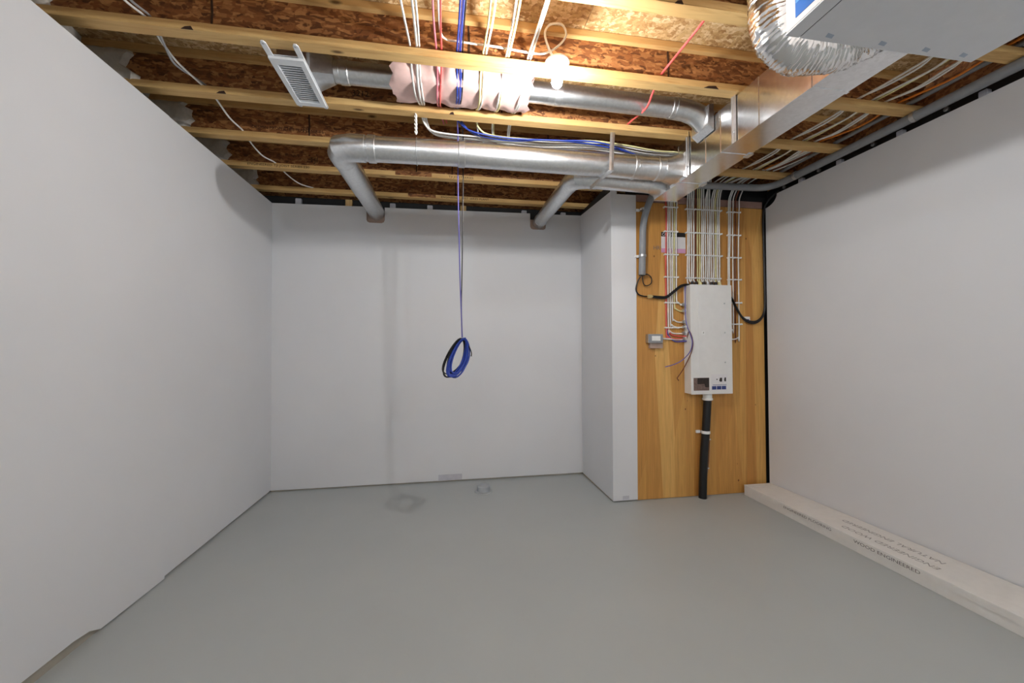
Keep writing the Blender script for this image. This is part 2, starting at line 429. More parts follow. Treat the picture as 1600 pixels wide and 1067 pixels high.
# web butt joints, knock-outs and printed marks
for k, x in ((0, 1.22), (0, -1.07), (0, .115), (1, -.27), (1, .35), (2, -.95), (2, .1), (3, .05), (3, -.25), (4, .09), (2, .78)):
    wv = [(x-.004, ZJ+FH+.004), (x+.005, ZJ+FH+.004), (x+.007, ZJ+.12), (x+.003, ZJ+DEPTH-FH-.004), (x-.006, ZJ+DEPTH-FH-.004), (x-.003, ZJ+.11)]
    on_joist(k, 'web_joint', MB().prism(wv, JY[k]-.0075, JY[k]-.005, 'xz'), 'brown_ink')
for k, x, w_ in ((0, -1.18, .05), (1, -1.28, .05), (1, .02, .03), (0, 1.42, .09), (-1, .95, .04)):
    yy = JY[k]-FWD/2
    on_joist(k, 'flange_chip', MB().prism([(x, ZJ-.0008), (x+w_, ZJ-.0008), (x+w_*.8, ZJ+.016), (x+w_*.3, ZJ+.011)], yy-.0008, yy+.002, 'xz'), 'brown_ink')
for k, x, s, b in ((2, -1.0, .045, 'TJI'), (2, -1.32, .03, 'DESIGN PROPERTIES PLANT SERIES'), (1, -.56, .05, '3212'), (3, -1.1, .06, 'TJI'), (2, -.2, .032, 'PLANT 3212')):
    text('web_lettering', b, s, 'brown_ink', (x, JY[k]-.0062, ZJ+.075), (1, 0, 0), (0, 0, 1), JO[k], .0004)
for k, x, b in ((3, -1.55, 'ENGINEERED TJI JOIST SERIES 230'), (3, .02, 'TJI JOIST SERIES'), (4, -.05, 'ENGINEERED JOIST SERIES PLANT')):
    text('flange_lettering', b, .026, 'brown_ink', (x, JY[k]-FWD/2-.0006, ZJ+.010), (1, 0, 0), (0, 0, 1), JO[k], .0004, 1.2)

# glue / finish streaks spilling on the flanges behind the long duct
for k, x0, x1 in ((3, -.42, -.12), (4, -.36, -.1)):
    v = [(x0, ZJ-.001)]; n = 12
    v = [(x0+(x1-x0)*i/n, ZJ+.004+random.random()*.006) for i in range(n+1)]+[(x1, ZJ+FH+.001), (x0, ZJ+FH+.001)]
    yy = JY[k]-FWD/2; on_joist(k, 'stain', MB().prism(v, yy-.0007, yy+.001, 'xz'), 'web')

# spray foam in the left ends of the bays
def foam(k):
    y1 = JY[k]-.006; y0 = JY[k-1]+.006
    b = MB(); nx, nz = 14, 8
    front = []
    for i in range(nx+1):
        for j in range(nz+1):
            z = ZJ+FH*.6+(DEPTH-FH*1.5)*j/nz
            edge = -1.70+.07*noise.noise((k*3.1, z*22, 1.3))+.03*noise.noise((k*7, z*60, 4))
            x = -1.955+(edge+1.955)*i/nx
            th = .03+.018*noise.noise((x*18, z*18, k*5.0))
            if i == nx: th = .002
            if j in (0, nz): th *= .6
            front.append((x, y1-th, z))
    V = front+[(p[0], y1, p[2]) for p in front]; W = nz+1; o = len(front); Fq = []
    for i in range(nx):
        for j in range(nz):
            a = i*W+j; Fq.append((a, a+1, a+W+1, a+W)); Fq.append((o+a, o+a+W, o+a+W+1, o+a+1))
    for i in range(nx):
        a = i*W; Fq.append((a, a+W, o+a+W, o+a)); a += nz; Fq.append((a, o+a, o+a+W, a+W))
    for j in range(nz):
        a = j; Fq.append((a, o+a, o+a+1, a+1)); a = nx*W+j; Fq.append((a, a+1, o+a+1, o+a))
    b.add(V, Fq)
    # end slab on the rim
    ny = 16; g = []
    for i in range(ny+1):
        for j in range(nz+1):
            y = y0+(y1-y0)*i/ny; z = 2.692+(ZD-.002-2.692)*j/nz
            g.append((-1.925+.05*noise.noise((y*9, z*9, 2.2)), y, z))
    V = g+[(-1.958, p[1], p[2]) for p in g]; o = len(g); Fq = []
    for i in range(ny):
        for j in range(nz):
            a = i*W+j; Fq.append((a, a+W, a+W+1, a+1)); Fq.append((o+a, o+a+1, o+a+W+1, o+a+W))
    for i in range(ny):
        a = i*W; Fq.append((a, o+a, o+a+W, a+W)); a += nz; Fq.append((a, a+W, o+a+W, o+a))
    for j in range(nz):
        a = j; Fq.append((a, a+1, o+a+1, o+a)); a = ny*W+j; Fq.append((a, o+a, o+a+1, a+1))
    b.add(V, Fq)
    o_ = obj('spray_foam', b, 'foam', None, 50)
    tag(o_, 'pale grey spray foam filling the end of a joist bay over the left wall', 'insulation', 'foam at the joist ends')
for k in range(-2, 5): foam(k)

# ------------------------------------------------------------------ trunk duct
TX0, TX1, TZ0, TZ1, TY0, TY1 = 1.643, 1.842, 2.503, 2.762, 1.19, 2.945
tr = thing('trunk_duct', 'shiny rectangular sheet-metal trunk duct running to the plywood board', 'duct', (1.74, 2.1, TZ0))
joints = [TY0, 1.55, 2.16, 2.60, TY1]
for a, b_ in zip(joints[:-1], joints[1:]):
    obj('duct_section', MB().box(TX0, TX1, a+.001, b_-.001, TZ0, TZ1), 'trunk', tr, bevel=.0012)
for y in (1.55, 1.86, 2.16, 2.30, 2.60):
    mb = MB()
    mb.box(TX0-.003, TX0, y-.008, y+.008, TZ0, TZ1)
    if y in (1.55, 2.16, 2.60): mb.box(TX0-.003, TX1+.003, y-.008, y+.008, TZ0-.003, TZ0); mb.box(TX1, TX1+.003, y-.008, y+.008, TZ0, TZ1)
    obj('seam', mb, 'trunk', tr)
obj('drive_cleat', MB().box(TX1-.02, TX1+.012, 2.135, 2.185, TZ0-.006, TZ0+.012), 'strapm', tr)
obj('drive_cleat', MB().box(TX1-.02, TX1+.012, 2.575, 2.625, TZ0-.006, TZ0+.012), 'strapm', tr)
obj('end_cap', MB().box(TX0-.002, TX1+.002, TY1, TY1+.004, TZ0-.002, TZ1), 'trunk', tr)
for y, d in ((2.03, 'vertical galvanised hanger strap on the trunk duct beside the bulb joist'), (2.475, 'vertical galvanised hanger strap on the trunk duct above the long round duct takeoff')):
    s_ = thing('hanger_strap', d, 'strap', (TX0-.012, y, 2.5), 'trunk duct straps')
    obj('strap', MB().box(TX0-.007, TX0-.0045, y-.016, y+.016, 2.50, 2.80), 'strapm', s_)
    obj('strap_rib', MB().box(TX0-.011, TX0-.007, y+.008, y+.016, 2.50, 2.79), 'strapm', s_)
    obj('screw', MB().lathe((TX0-.008, y, 2.785), [(.002, -.005), (.009, -.003), (.009, .002), (.002, .003)], 'x', 10), 'zinc', s_)
    obj('screw', MB().lathe((TX0-.008, y, 2.56), [(.002, -.005), (.007, -.003), (.007, .002), (.002, .003)], 'x', 10), 'zinc', s_)

# ------------------------------------------------------------------ round ducts
def ring(c, r, wdt, axis, mat, parent, name='joint_band', n=28):
    return obj(name, MB().lathe(c, [(r, -wdt/2), (r+.004, -wdt/2+.004), (r+.004, wdt/2-.004), (r, wdt/2)], axis, n), mat, parent, 40)

d1 = thing('round_duct', 'long round sheet-metal duct with an elbow dropping to the back wall', 'duct', (.5, 2.6, 2.51))
ya, za, ra = 2.60, 2.592, .079
obj('pipe', MB().tube([(1.52, ya, za), (.10, ya, za)], ra, 32), 'galv', d1, 35)
obj('pipe', MB().tube([(.10, ya, za), (-.56, ya, za-.012)], ra-.002, 32), 'galv', d1, 35)
xe = -.665
el = [(-.50, ya, za-.012), (-.575, ya, za-.012), (-.64, ya+.022, za-.013), (xe, ya+.085, za-.012), (xe, ya+.16, za-.008)]
obj('elbow', MB().tube(el, ra+.003, 32), 'galv', d1, 25)
obj('pipe', MB().tube([(xe, ya+.15, za-.008), (xe-.003, 3.40, za+.028)], ra, 32), 'galv', d1, 35)
obj('pipe', MB().tube([(xe-.003, 3.385, za+.027), (xe-.006, 4.06, za+.062)], ra-.004, 32), 'galv', d1, 35)
ring((.10, ya, za), ra, .045, 'x', 'strapm', d1)
ring((-.46, ya, za-.011), ra, .05, 'x', 'strapm', d1, 'tape_band')
ring((1.30, ya, za), ra, .03, 'x', 'strapm', d1)
ring((xe, ya+.155, za-.008), ra, .02, 'y', 'strapm', d1)
def boot(parent, y, z, r, x0, x1=TX0):
    # round-to-rectangular takeoff collar that flares to the trunk face
    n = 24; V = []
    for (x, s, q) in ((x0, r, 0), (x0+.03, r*1.02, 0), (x1-.015, r*1.18, .75), (x1, r*1.3, 1)):
        for j in range(n):
            t = 2*math.pi*j/n; c, si = math.cos(t), math.sin(t)
            m_ = 1/max(abs(c), abs(si)); k_ = 1+(m_-1)*q
            V.append((x, y+(.06 if False else 0)*q+c*s*k_, z+si*s*k_*(.9 if q else 1)))
    Fq = []
    for i in range(3):
        for j in range(n): Fq.append((i*n+j, i*n+(j+1) % n, (i+1)*n+(j+1) % n, (i+1)*n+j))
    Fq += [tuple(range(n)), tuple(3*n+j for j in range(n))]
    obj('takeoff_boot', MB().add(V, Fq), 'galv', parent, 30)
boot(d1, ya, za, ra, 1.50)
obj('crimp', MB().lathe((1.49, ya, za), [(ra, -.03), (ra+.006, -.02), (ra+.001, -.01), (ra+.006, 0), (ra+.001, .01), (ra+.006, .02), (ra, .03)], 'x', 28), 'galv', d1, 60)

d2 = thing('round_duct', 'short round duct with an elbow behind the long duct, ending in the back wall', 'duct', (1.2, 2.86, 2.55))
yb, zb, rb = 2.845, 2.585, .066
obj('pipe', MB().tube([(1.60, yb, zb), (1.09, yb+.01, zb+.012)], rb, 28), 'galv', d2, 35)
el = [(1.13, yb+.01, zb+.012), (1.06, yb+.012, zb+.014), (.99, yb+.04, zb+.018), (.955, yb+.105, zb+.022), (.955, yb+.18, zb+.024)]
obj('elbow', MB().tube(el, rb+.003, 28), 'galv', d2, 25)
obj('pipe', MB().tube([(.955, yb+.17, zb+.024), (.952, 3.58, zb+.036)], rb, 28), 'galv', d2, 35)
obj('pipe', MB().tube([(.952, 3.565, zb+.036), (.952, 4.06, zb+.045)], rb-.004, 28), 'galv', d2, 35)
ring((.952, 3.93, zb+.043), rb-.004, .02, 'y', 'strapm', d2)
boot(d2, yb, zb, rb, 1.53)

d3 = thing('round_duct', 'round duct between joists joining the white grille to the trunk duct', 'duct', (.4, 2.285, 2.79))
yc, zc, rc = 2.285, 2.842, .058
obj('pipe', MB().tube([(-.60, yc, zc), (.62, yc, zc)], rc, 28), 'galv', d3, 35)
obj('pipe', MB().tube([(.60, yc, zc), (1.46, yc, zc-.012)], rc+.002, 28), 'galv', d3, 35)
obj('elbow', MB().tube([(1.42, yc, zc-.012), (1.50, yc, zc-.018), (1.56, yc, zc-.034), (1.605, yc, zc-.058), (1.638, yc, zc-.082)], [rc+.005, rc+.005, rc+.006, rc+.010, rc+.018], 28), 'galv', d3, 25)
obj('takeoff_boot', MB().prism([(1.595, 2.70), (TX0-.004, 2.665), (TX0-.004, 2.835), (1.60, 2.825)], yc-.085, yc+.085, 'xz'), 'galv', d3, bevel=.004)
ring((.66, yc, zc), rc, .05, 'x', 'strapm', d3, 'tape_band')
ring((-.55, yc, zc), rc, .05, 'x', 'galv', d3, 'tape_band')
ring((1.40, yc, zc-.012), rc, .03, 'x', 'strapm', d3)

# ------------------------------------------------------------------ grille and boot
gr = thing('air_grille', 'white louvred air return grille hung between two joists on flat brackets', 'grille', (-.77, 2.25, 2.755))
gx0, gx1, gz = -.862, -.695, 2.757
for x, ya_, yb_ in ((gx0+.012, 2.0, 2.512), (gx1-.012, 2.0, 2.512)):
    b = MB().prism([(x-.013, ya_+.012), (x-.005, ya_), (x+.005, ya_), (x+.013, ya_+.012), (x+.013, yb_-.012), (x+.005, yb_), (x-.005, yb_), (x-.013, yb_-.012)], gz+.004, gz+.010, 'xy')
    rail = obj('bracket_rail', b, 'grille', gr)
    for yy in (ya_+.014, yb_-.014):
        obj('screw', MB().lathe((x, yy, gz+.003), [(.002, -.002), (.005, -.001), (.005, .003)], 'z', 10), 'zinc', rail)
px0, px1, py0, py1 = gx0+.002, gx1-.002, 2.09, 2.475
fr = MB(); fr.box(px0, px1, py0, py0+.045, gz-.010, gz+.003); fr.box(px0, px1, py1-.035, py1, gz-.010, gz+.003)
fr.box(px0, px0+.026, py0+.045, py1-.035, gz-.010, gz+.003); fr.box(px1-.026, px1, py0+.045, py1-.035, gz-.010, gz+.003)
obj('face_frame', fr, 'grille', gr)
obj('inner_back', MB().box(px0+.004, px1-.004, py0+.004, py1-.004, gz+.0105, gz+.014), 'grille', gr)
ns = 17; lou = None
for i in range(ns):
    y = py0+.052+(py1-py0-.095)*i/(ns-1)
    if lou is None:
        lou = obj('louvre', MB().prism([(-.010, -.006), (-.008, -.0075), (.010, .001), (.0085, .003)], px0+.026, px1-.026, 'yz'), 'grille', gr)
        lou.location = (0, y, gz)
    else:
        o = lou.copy(); C.objects.link(o); o.location = (0, y, gz)
# sheet-metal boot over the grille up to the duct
n = 24; V = []
for q, x, zz in ((0, -.705, 0), (1, -.60, 0)):
    for j in range(n):
        t = 2*math.pi*j/n; c, si = math.cos(t), math.sin(t); m_ = 1/max(abs(c), abs(si))
        if q == 0: V.append((x, yc+c*m_*.085, 2.855+si*m_*.085))
        else: V.append((x, yc+c*(rc+.003), zc+si*(rc+.003)))
Fq = [(j, (j+1) % n, n+(j+1) % n, n+j) for j in range(n)]
bt = thing('duct_boot', 'folded sheet-metal boot between the white grille and round duct', 'duct boot', (-.73, yc, 2.775))
obj('collar', MB().add(V, Fq), 'galv', bt, 30)
obj('boot_box', MB().box(-.85, -.705, 2.16, 2.41, 2.775, 2.94), 'galv', bt, bevel=.003)

# ------------------------------------------------------------------ pink insulation wrapped over that duct
b = MB(); na, nl = 28, 64; V = []
for i in range(nl+1):
    u = i/nl; x = -.245+u*.725
    for j in range(na):
        t = 2*math.pi*j/na
        ry, rz = .185, .085
        n1 = noise.noise((x*7, math.cos(t)*1.5, math.sin(t)*1.5)); n2 = noise.noise((x*26, math.cos(t)*4, math.sin(t)*4))
        k_ = 1+.13*n1+.06*n2+.05*math.sin(x*52+2*n1)
        sag = -.012*max(0, -math.sin(t))*(1+.8*noise.noise((x*11, 3.3, 0)))
        xx = x+(.035*(noise.noise((math.cos(t)*3, math.sin(t)*3, 9.0))) if i in (0, nl) else 0)+(.05*math.sin(t) if i < 3 else 0)
        V.append((xx, 2.262+max(-.195, min(.19, ry*k_*math.cos(t))), 2.848+max(-.088, rz*k_*math.sin(t)+sag)))
Fq = []
for i in range(nl):
    for j in range(na): Fq.append((i*na+j, i*na+(j+1) % na, (i+1)*na+(j+1) % na, (i+1)*na+j))
Fq += [tuple(range(na)), tuple(nl*na+j for j in range(na))]
tag(obj('insulation_batt', b.add(V, Fq), 'pink', None, 80), 'pale pink fibreglass batt wrapped round the duct behind the cables', 'insulation')

# ------------------------------------------------------------------ hanging ventilation unit + flexible duct
BX0, BX1, BY0, BY1, BZ0, BZ1 = 1.165, 1.972, .30, 1.19, 2.402, 2.75
hv = thing('ventilation_unit', 'grey and white box-shaped ventilation unit hung under the joists with a blue label', 'ventilation unit', (1.57, .75, BZ0))
obj('casing', MB().box(BX0, BX1, BY0, BY1, BZ0+.004, BZ1), 'unit_side', hv, bevel=.004)
obj('door_edge', MB().box(BX0-.001, BX0+.052, BY0, BY1, BZ0, BZ0+.004), 'unit', hv)
obj('bottom_panel', MB().box(BX0+.056, BX1+.001, BY0, BY1+.001, BZ0, BZ0+.0045), 'unit', hv)
obj('panel_gap', MB().box(BX0+.052, BX0+.056, BY0, BY1-.002, BZ0+.0015, BZ0+.004), 'seam', hv)
lb = obj('label', MB().box(BX0-.002, BX0-.0005, .55, 1.148, BZ0+.028, BZ0+.30), 'blue_print', hv)
for i in range(4):
    z = BZ0+.075+i*.055
    obj('label_stripe', MB().prism([(.55, z-.02), (1.145, z), (1.145, z+.012), (.55, z)], BX0-.003, BX0-.0019, 'yz'), 'blue_light', lb)
for x in (1.30, 1.52, 1.71, 1.88):
    obj('smudge_sticker', MB().prism([(x, 1.155), (x+.03, 1.16), (x+.035, 1.175), (x+.006, 1.172)], BZ0-.0006, BZ0, 'xy'), 'smudge', hv)
for x in (BX0+.06, BX1-.06):
    for y in (.4, 1.08): obj('hanger_bolt', MB().tube([(x, y, BZ1), (x, y, 2.90)], .005, 8), 'zinc', hv)

path = cr([(1.30, 1.36, 3.0), (1.295, 1.37, 2.85), (1.295, 1.375, 2.70), (1.315, 1.375, 2.59), (1.39, 1.37, 2.53), (1.49, 1.345, 2.515), (1.58, 1.30, 2.53), (1.63, 1.23, 2.55), (1.64, 1.19, 2.555)], 26)
rs = []
for i, p_ in enumerate(path):
    rs.append(.093+.0022*math.sin(i*2.1)+.006*noise.noise(p_*14))
fb = MB().tube(path, rs, 40)
V2 = []
for v in fb.v:
    v = Vector(v); d = noise.noise_vector(v*30)*.006+noise.noise_vector(v*75)*.0045; V2.append(tuple(v+d))
fb.v = V2
fx = thing('flexible_duct', 'crinkled silver foil flexible duct curling into the ventilation unit', 'duct', (1.4, 1.35, 2.43))
obj('foil_sleeve', fb, 'foil', fx, 75)
obj('collar', MB().lathe((1.64, 1.196, 2.556), [(.075, -.004), (.1, -.003), (.1, .012), (.075, .014)], 'y', 28), 'galv', fx, 40)

# ------------------------------------------------------------------ duct hangers
hs = thing('duct_hanger', 'bent zinc strap hanger under the long round duct', 'hanger', (1.09, 2.5, 2.5))
obj('upper_leg', MB().tube([(1.108, 2.505, 2.80), (1.10, 2.505, 2.66), (1.095, 2.507, 2.512)], .016, 4, flat=.18), 'strapm', hs)
obj('lower_leg', MB().tube([(1.095, 2.503, 2.512), (1.06, 2.60, 2.495), (1.025, 2.72, 2.472)], .016, 4, flat=.18), 'strapm', hs)
obj('nail', MB().lathe((1.108, 2.50, 2.785), [(.002, -.006), (.008, -.004), (.008, 0), (.002, .002)], 'y', 10), 'zinc', hs)
ch = thing('wire_hanger', 'twisted white cord looped round the long duct', 'hanger', (-.19, 2.6, 2.5))
for ph in (0, math.pi):
    pts = [(-.185+.006*math.cos(i*.9+ph), 2.49+.006*math.sin(i*.9+ph)+i*.0012, 2.80-i*.0062) for i in range(24)]
    obj('strand', MB().tube(pts, .0045, 5), 'white_cable', ch, 60)
pts = [(-.185, ya+(ra+.003)*math.cos(t), za-.006+(ra+.003)*math.sin(t)) for t in [i*2*math.pi/28 for i in range(29)]]
obj('loop', MB().tube(pts, .0025, 5), 'zinc', ch, 60)

# ------------------------------------------------------------------ bulbs
def lamp(x, y, label, strength, col=BULB_COL, ZJ=ZJ):
    L = thing('bulb_lamp', label, 'lamp', (x, y, ZJ))
    obj('lampholder', MB().lathe((x, y, ZJ), [(.03, 0), (.058, -.001), (.060, -.010), (.052, -.024), (.034, -.030), (.030, -.046), (.020, -.047)], 'z', 28), 'porcelain', L, 40)
    obj('bulb', MB().lathe((x, y, ZJ-.04), [(.006, 0), (.013, -.004), (.014, -.016), (.018, -.028), (.024, -.044), (.026, -.058), (.023, -.072), (.015, -.081), (.005, -.085)], 'z', 24),
        mat_emit('bulb_glow', col, strength), L, 60)
    obj('bulb_cap', MB().lathe((x, y, ZJ-.03), [(.017, 0), (.0175, -.018), (.015, -.019)], 'z', 16), 'brass', L, 40)
    return L
lamp(.53, 1.84, 'lit bare bulb in a white porcelain lampholder hanging from its looped cable', BULB_FRONT, BULB_COL, 2.705)
lamp(-.48, JY[-6], 'lit bare bulb in a lampholder at the other end of the room', BULB_REAR, BULB_COOL)
lamp(1.55, JY[-7], 'added fill bulb in a lampholder, unseen behind the ventilation unit', BULB_FILL, BULB_COOL)  # extra bulb added behind the camera to balance the room light

# ------------------------------------------------------------------ ceiling cables
ZC = 2.828
cx = {'w1': -.158, 'pk': -.045, 'bl': .070, 'ye': .188, 'w2': .300, 'w3': .412}
def run(x, dx0=0.0, j=.004, y0=.2, y1=2.5):
    pts = []
    for i, y in enumerate([y0, .6, 1.07, 1.546, 1.80, 2.0215, 2.12, 2.26, 2.40, 2.4965]):
        wob = j*math.sin(i*1.7+x*40)
        sag = {1.80: -.012, 2.12: -.045, 2.26: -.078, 2.40: -.045}.get(y, 0)
        pts.append((x+dx0*(2.5-y)+wob, y, ZC+sag))
    return pts
def tail(x, y, z, xe_, drop=0.0):
    d = [(x, 2.56, ZC-.005), (x+.03, y-.04, z-.015), (x+.12, y, z-.03-drop), (x+.38, y+.01, z-.03-drop)]
    X = x+.6
    while X < xe_: d.append((X, y+.015*math.sin(X*5), z-.025-drop*.6+.01*math.sin(X*7))); X += .25
    return d
CB = 'cables running through the joists overhead'
R5 = .0055
cable('electrical_cable', run(cx['w1'], -.045)+tail(cx['w1'], 2.66, 2.785, 1.9), R5, 'white_cable', 'loose white cable at the wire hanger, outermost of the runs past the pink insulation', group=CB)
cable('electrical_cable', run(cx['w1']+.012)+tail(cx['w1']+.012, 2.70, 2.79, 1.9), R5+.001, 'white_cable', 'thick white cable pair beside the pink and white run', group=CB)
cable('electrical_cable', run(cx['w1']+.026)+tail(cx['w1']+.026, 2.74, 2.80, 1.9), R5, 'white_cable', 'thick white cable pair beside the pink and white run', group=CB)
cable('electrical_cable', run(cx['pk'], -.01)+[(cx['pk'], 2.56, ZC+.01), (cx['pk']+.01, 2.70, ZC+.07), (cx['pk']+.03, 2.86, ZC+.10)], R5, 'pink_cable', 'pink cable with a split kink before the bulb joist', group=CB)
cable('electrical_cable', run(cx['pk']+.010, .02)+[(cx['pk']+.01, 2.56, ZC+.01), (cx['pk']+.03, 2.70, ZC+.075), (cx['pk']+.05, 2.86, ZC+.11)], R5, 'red_cable', 'pinkish red cable twinned with the pink one over the batt', group=CB)
cable('electrical_cable', run(cx['ye'], .0)+tail(cx['ye'], 2.64, 2.785, 1.9), R5, 'yellow_cable', 'pale yellow cable between the blue run and the white ones', group=CB)
cable('electrical_cable', run(cx['ye']+.011, .012)+tail(cx['ye']+.011, 2.78, 2.80, 1.9), R5, 'white_cable', 'white cable lying against the pale yellow one', group=CB)
cable('electrical_cable', run(cx['w2'], .005)+tail(cx['w2'], 2.80, 2.82, 1.9), R5, 'white_cable', 'flat white cable one run short of the bulb', group=CB)
cable('electrical_cable', run(cx['w2']+.010, .012)+tail(cx['w2']+.010, 2.82, 2.82, 1.9), R5, 'yellow_cable', 'yellowish cable behind the flat white one near the bulb', group=CB)
cable('electrical_cable', run(cx['w3'], .02)+tail(cx['w3'], 2.84, 2.83, 1.9), R5, 'white_cable', 'white twin cable run closest to the bulb', group=CB)
cable('electrical_cable', run(cx['w3']+.013, .02)+tail(cx['w3']+.013, 2.86, 2.84, 1.9), R5, 'white_cable', 'white twin cable run closest to the bulb', group=CB)
# white feed to the bulb: along the joist web, looping beside the lampholder
cable('lamp_cable', [(-.035, 1.0, ZC), (-.035, 1.60, ZC+.012), (-.028, 1.90, ZC+.02), (.00, 1.965, ZC+.022), (.07, 1.972, ZC+.022), (.25, 1.972, ZC+.018), (.42, 1.974, ZC+.01), (.50, 1.96, ZC+.005), (.56, 1.92, ZC+.02),
      (.59, 1.885, ZC+.05), (.565, 1.865, ZC+.085), (.505, 1.86, ZC+.075), (.475, 1.855, ZC+.025), (.49, 1.848, ZC-.05), (.515, 1.842, ZC-.105), (.53, 1.84, ZC-.125)], .0055, 'white_cable', 'white cable running along the joist web and looping to the bulb lampholder')
# blue and black data cables: to the coil, plus the sagging blue run above the duct
COIL = Vector((.105, 2.715, 1.395))
for i in range(4):
    mat = ['blue_cable', 'blue_cable', 'black_cable', 'blue_cable'][i]; dx = [-.012, 0, .012, .006][i]
    tp = [(cx['bl']+dx+.01, 2.56, ZC-.005), (.10+dx, 2.60, 2.80), (.19+dx, 2.615+.01*i, 2.755), (.42, 2.62+.01*i, 2.735), (.72, 2.60, 2.735), (1.02, 2.56+.012*i, 2.725), (1.30, 2.62, 2.70), (1.56, 2.74, 2.685+.004*i), (1.62, 2.99, 2.70), (1.80, 3.05, 2.72)] if i != 2 else \
         [(cx['bl']+dx, 2.56, ZC-.01), (.09, 2.66, 2.76), (.093, 2.74, 2.72), (.094, 2.76, 2.60)]
    if i in (0, 3):
        cable('data_cable', run(cx['bl']+dx)+tp, .005, mat, 'blue data cable sagging above the long duct towards the trunk', group='blue data cables overhead')
hang_b = run(cx['bl'], 0)+[(cx['bl'], 2.56, ZC-.01), (.078, 2.66, 2.76), (.080, 2.70, 2.70), (.080, 2.715, 2.45), (.086, 2.715, 2.1), (.092, 2.715, 1.8), (.099, 2.715, 1.6), tuple(COIL)]
hang_k = run(cx['bl']+.016, 0)+[(cx['bl']+.02, 2.56, ZC-.01), (.112, 2.665, 2.76), (.114, 2.705, 2.70), (.114, 2.715, 2.45), (.110, 2.717, 2.1), (.105, 2.717, 1.8), (.101, 2.717, 1.6), tuple(COIL+Vector((.002, .003, 0)))]
hc = thing('hanging_data_cable', 'blue and black data cables hanging from the joists to a loose coil', 'cable', (.1, 2.77, 1.1))
obj('blue_line', MB().tube(cr(hang_b, 6), .0044, 6), 'violet_cable', hc, 60)
obj('black_line', MB().tube(cr(hang_k, 6), .0040, 6), 'black_cable', hc, 60)
def loop(w0, h0, ox, oz, tilt, oy, n=26):
    pts = []
    for i in range(n+1):
        t = math.pi/2+2*math.pi*i/n
        x = w0*math.cos(t)*(1-.25*math.sin(t)); z = h0*math.sin(t)
        pts.append((COIL.x+ox+x*math.cos(tilt)-(z-h0)*math.sin(tilt)*-1, COIL.y+oy+.012*math.cos(t*2), COIL.z+oz+z-h0+x*math.sin(tilt)))
    return pts
for i in range(16):
    blk = i >= 9
    w0 = .056+.011*math.sin(i*2.3)+(.006 if blk else 0); h0 = .122+.008*math.sin(i*1.7+1)
    obj('coil_turn', MB().tube(loop(w0, h0, (-.010 if blk else .010)+.005*math.sin(i*3.1), -.009+.004*math.cos(i*1.3), .27+.07*math.sin(i*2.9)+(.08 if i == 15 else 0), -.016+.0023*i), .0038 if blk else .0048, 6),
        'black_cable' if blk else 'blue_cable', hc, 60)
obj('tie', MB().tube(cr([(COIL.x-.012, COIL.y-.012, COIL.z-.018), (COIL.x+.006, COIL.y-.016, COIL.z-.012), (COIL.x+.022, COIL.y-.008, COIL.z-.004), (COIL.x+.010, COIL.y+.012, COIL.z-.010), (COIL.x-.012, COIL.y-.012, COIL.z-.018)], 5), .0045, 6), 'black_cable', hc, 60)
obj('loose_end', MB().tube(cr([tuple(COIL+Vector((.012, 0, -.012))), tuple(COIL+Vector((.042, .0, -.05))), tuple(COIL+Vector((.062, 0, -.10))), tuple(COIL+Vector((.062, 0, -.128)))], 6), [.0035]*18+[.006], 6), 'black_cable', hc, 60)
# red cable on the right
cable('electrical_cable', [(1.19, .9, 2.90), (1.19, 1.35, 2.87), (1.186, 1.546, 2.85), (1.187, 1.70, 2.843), (1.183, 1.90, 2.84), (1.18, 2.03, 2.835), (1.185, 2.12, 2.80), (1.196, 2.21, 2.772), (1.20, 2.33, 2.79), (1.203, 2.44, 2.815), (1.203, 2.52, 2.82)], .0062, 'red_cable', 'single red cable crossing the bulb joist away from the other runs')
# white cable by the left wall
cable('electrical_cable', [(-1.33, .6, 2.83), (-1.36, 1.30, 2.83), (-1.38, 1.70, 2.82), (-1.36, 1.92, 2.82), (-1.335, 2.02, 2.82), (-1.345, 2.12, 2.80), (-1.36, 2.26, 2.795), (-1.357, 2.45, 2.81), (-1.345, 2.56, 2.81), (-1.355, 2.75, 2.79), (-1.365, 2.95, 2.81), (-1.38, 3.10, 2.80), (-1.37, 3.25, 2.785), (-1.345, 3.42, 2.81), (-1.33, 3.60, 2.80), (-1.28, 3.75, 2.785), (-1.21, 3.90, 2.81)], .0055, 'white_cable', 'white cable crossing the joists beside the left wall')
cable('electrical_cable', [(-1.30, .6, 2.84), (-1.335, 1.30, 2.84), (-1.36, 1.70, 2.83), (-1.34, 1.92, 2.825), (-1.318, 2.02, 2.825), (-1.34, 2.14, 2.79), (-1.372, 2.27, 2.785), (-1.36, 2.42, 2.815), (-1.345, 2.52, 2.83)], .0055, 'grey_cable', 'grey cable sagging next to the white one in the bay by the left wall')

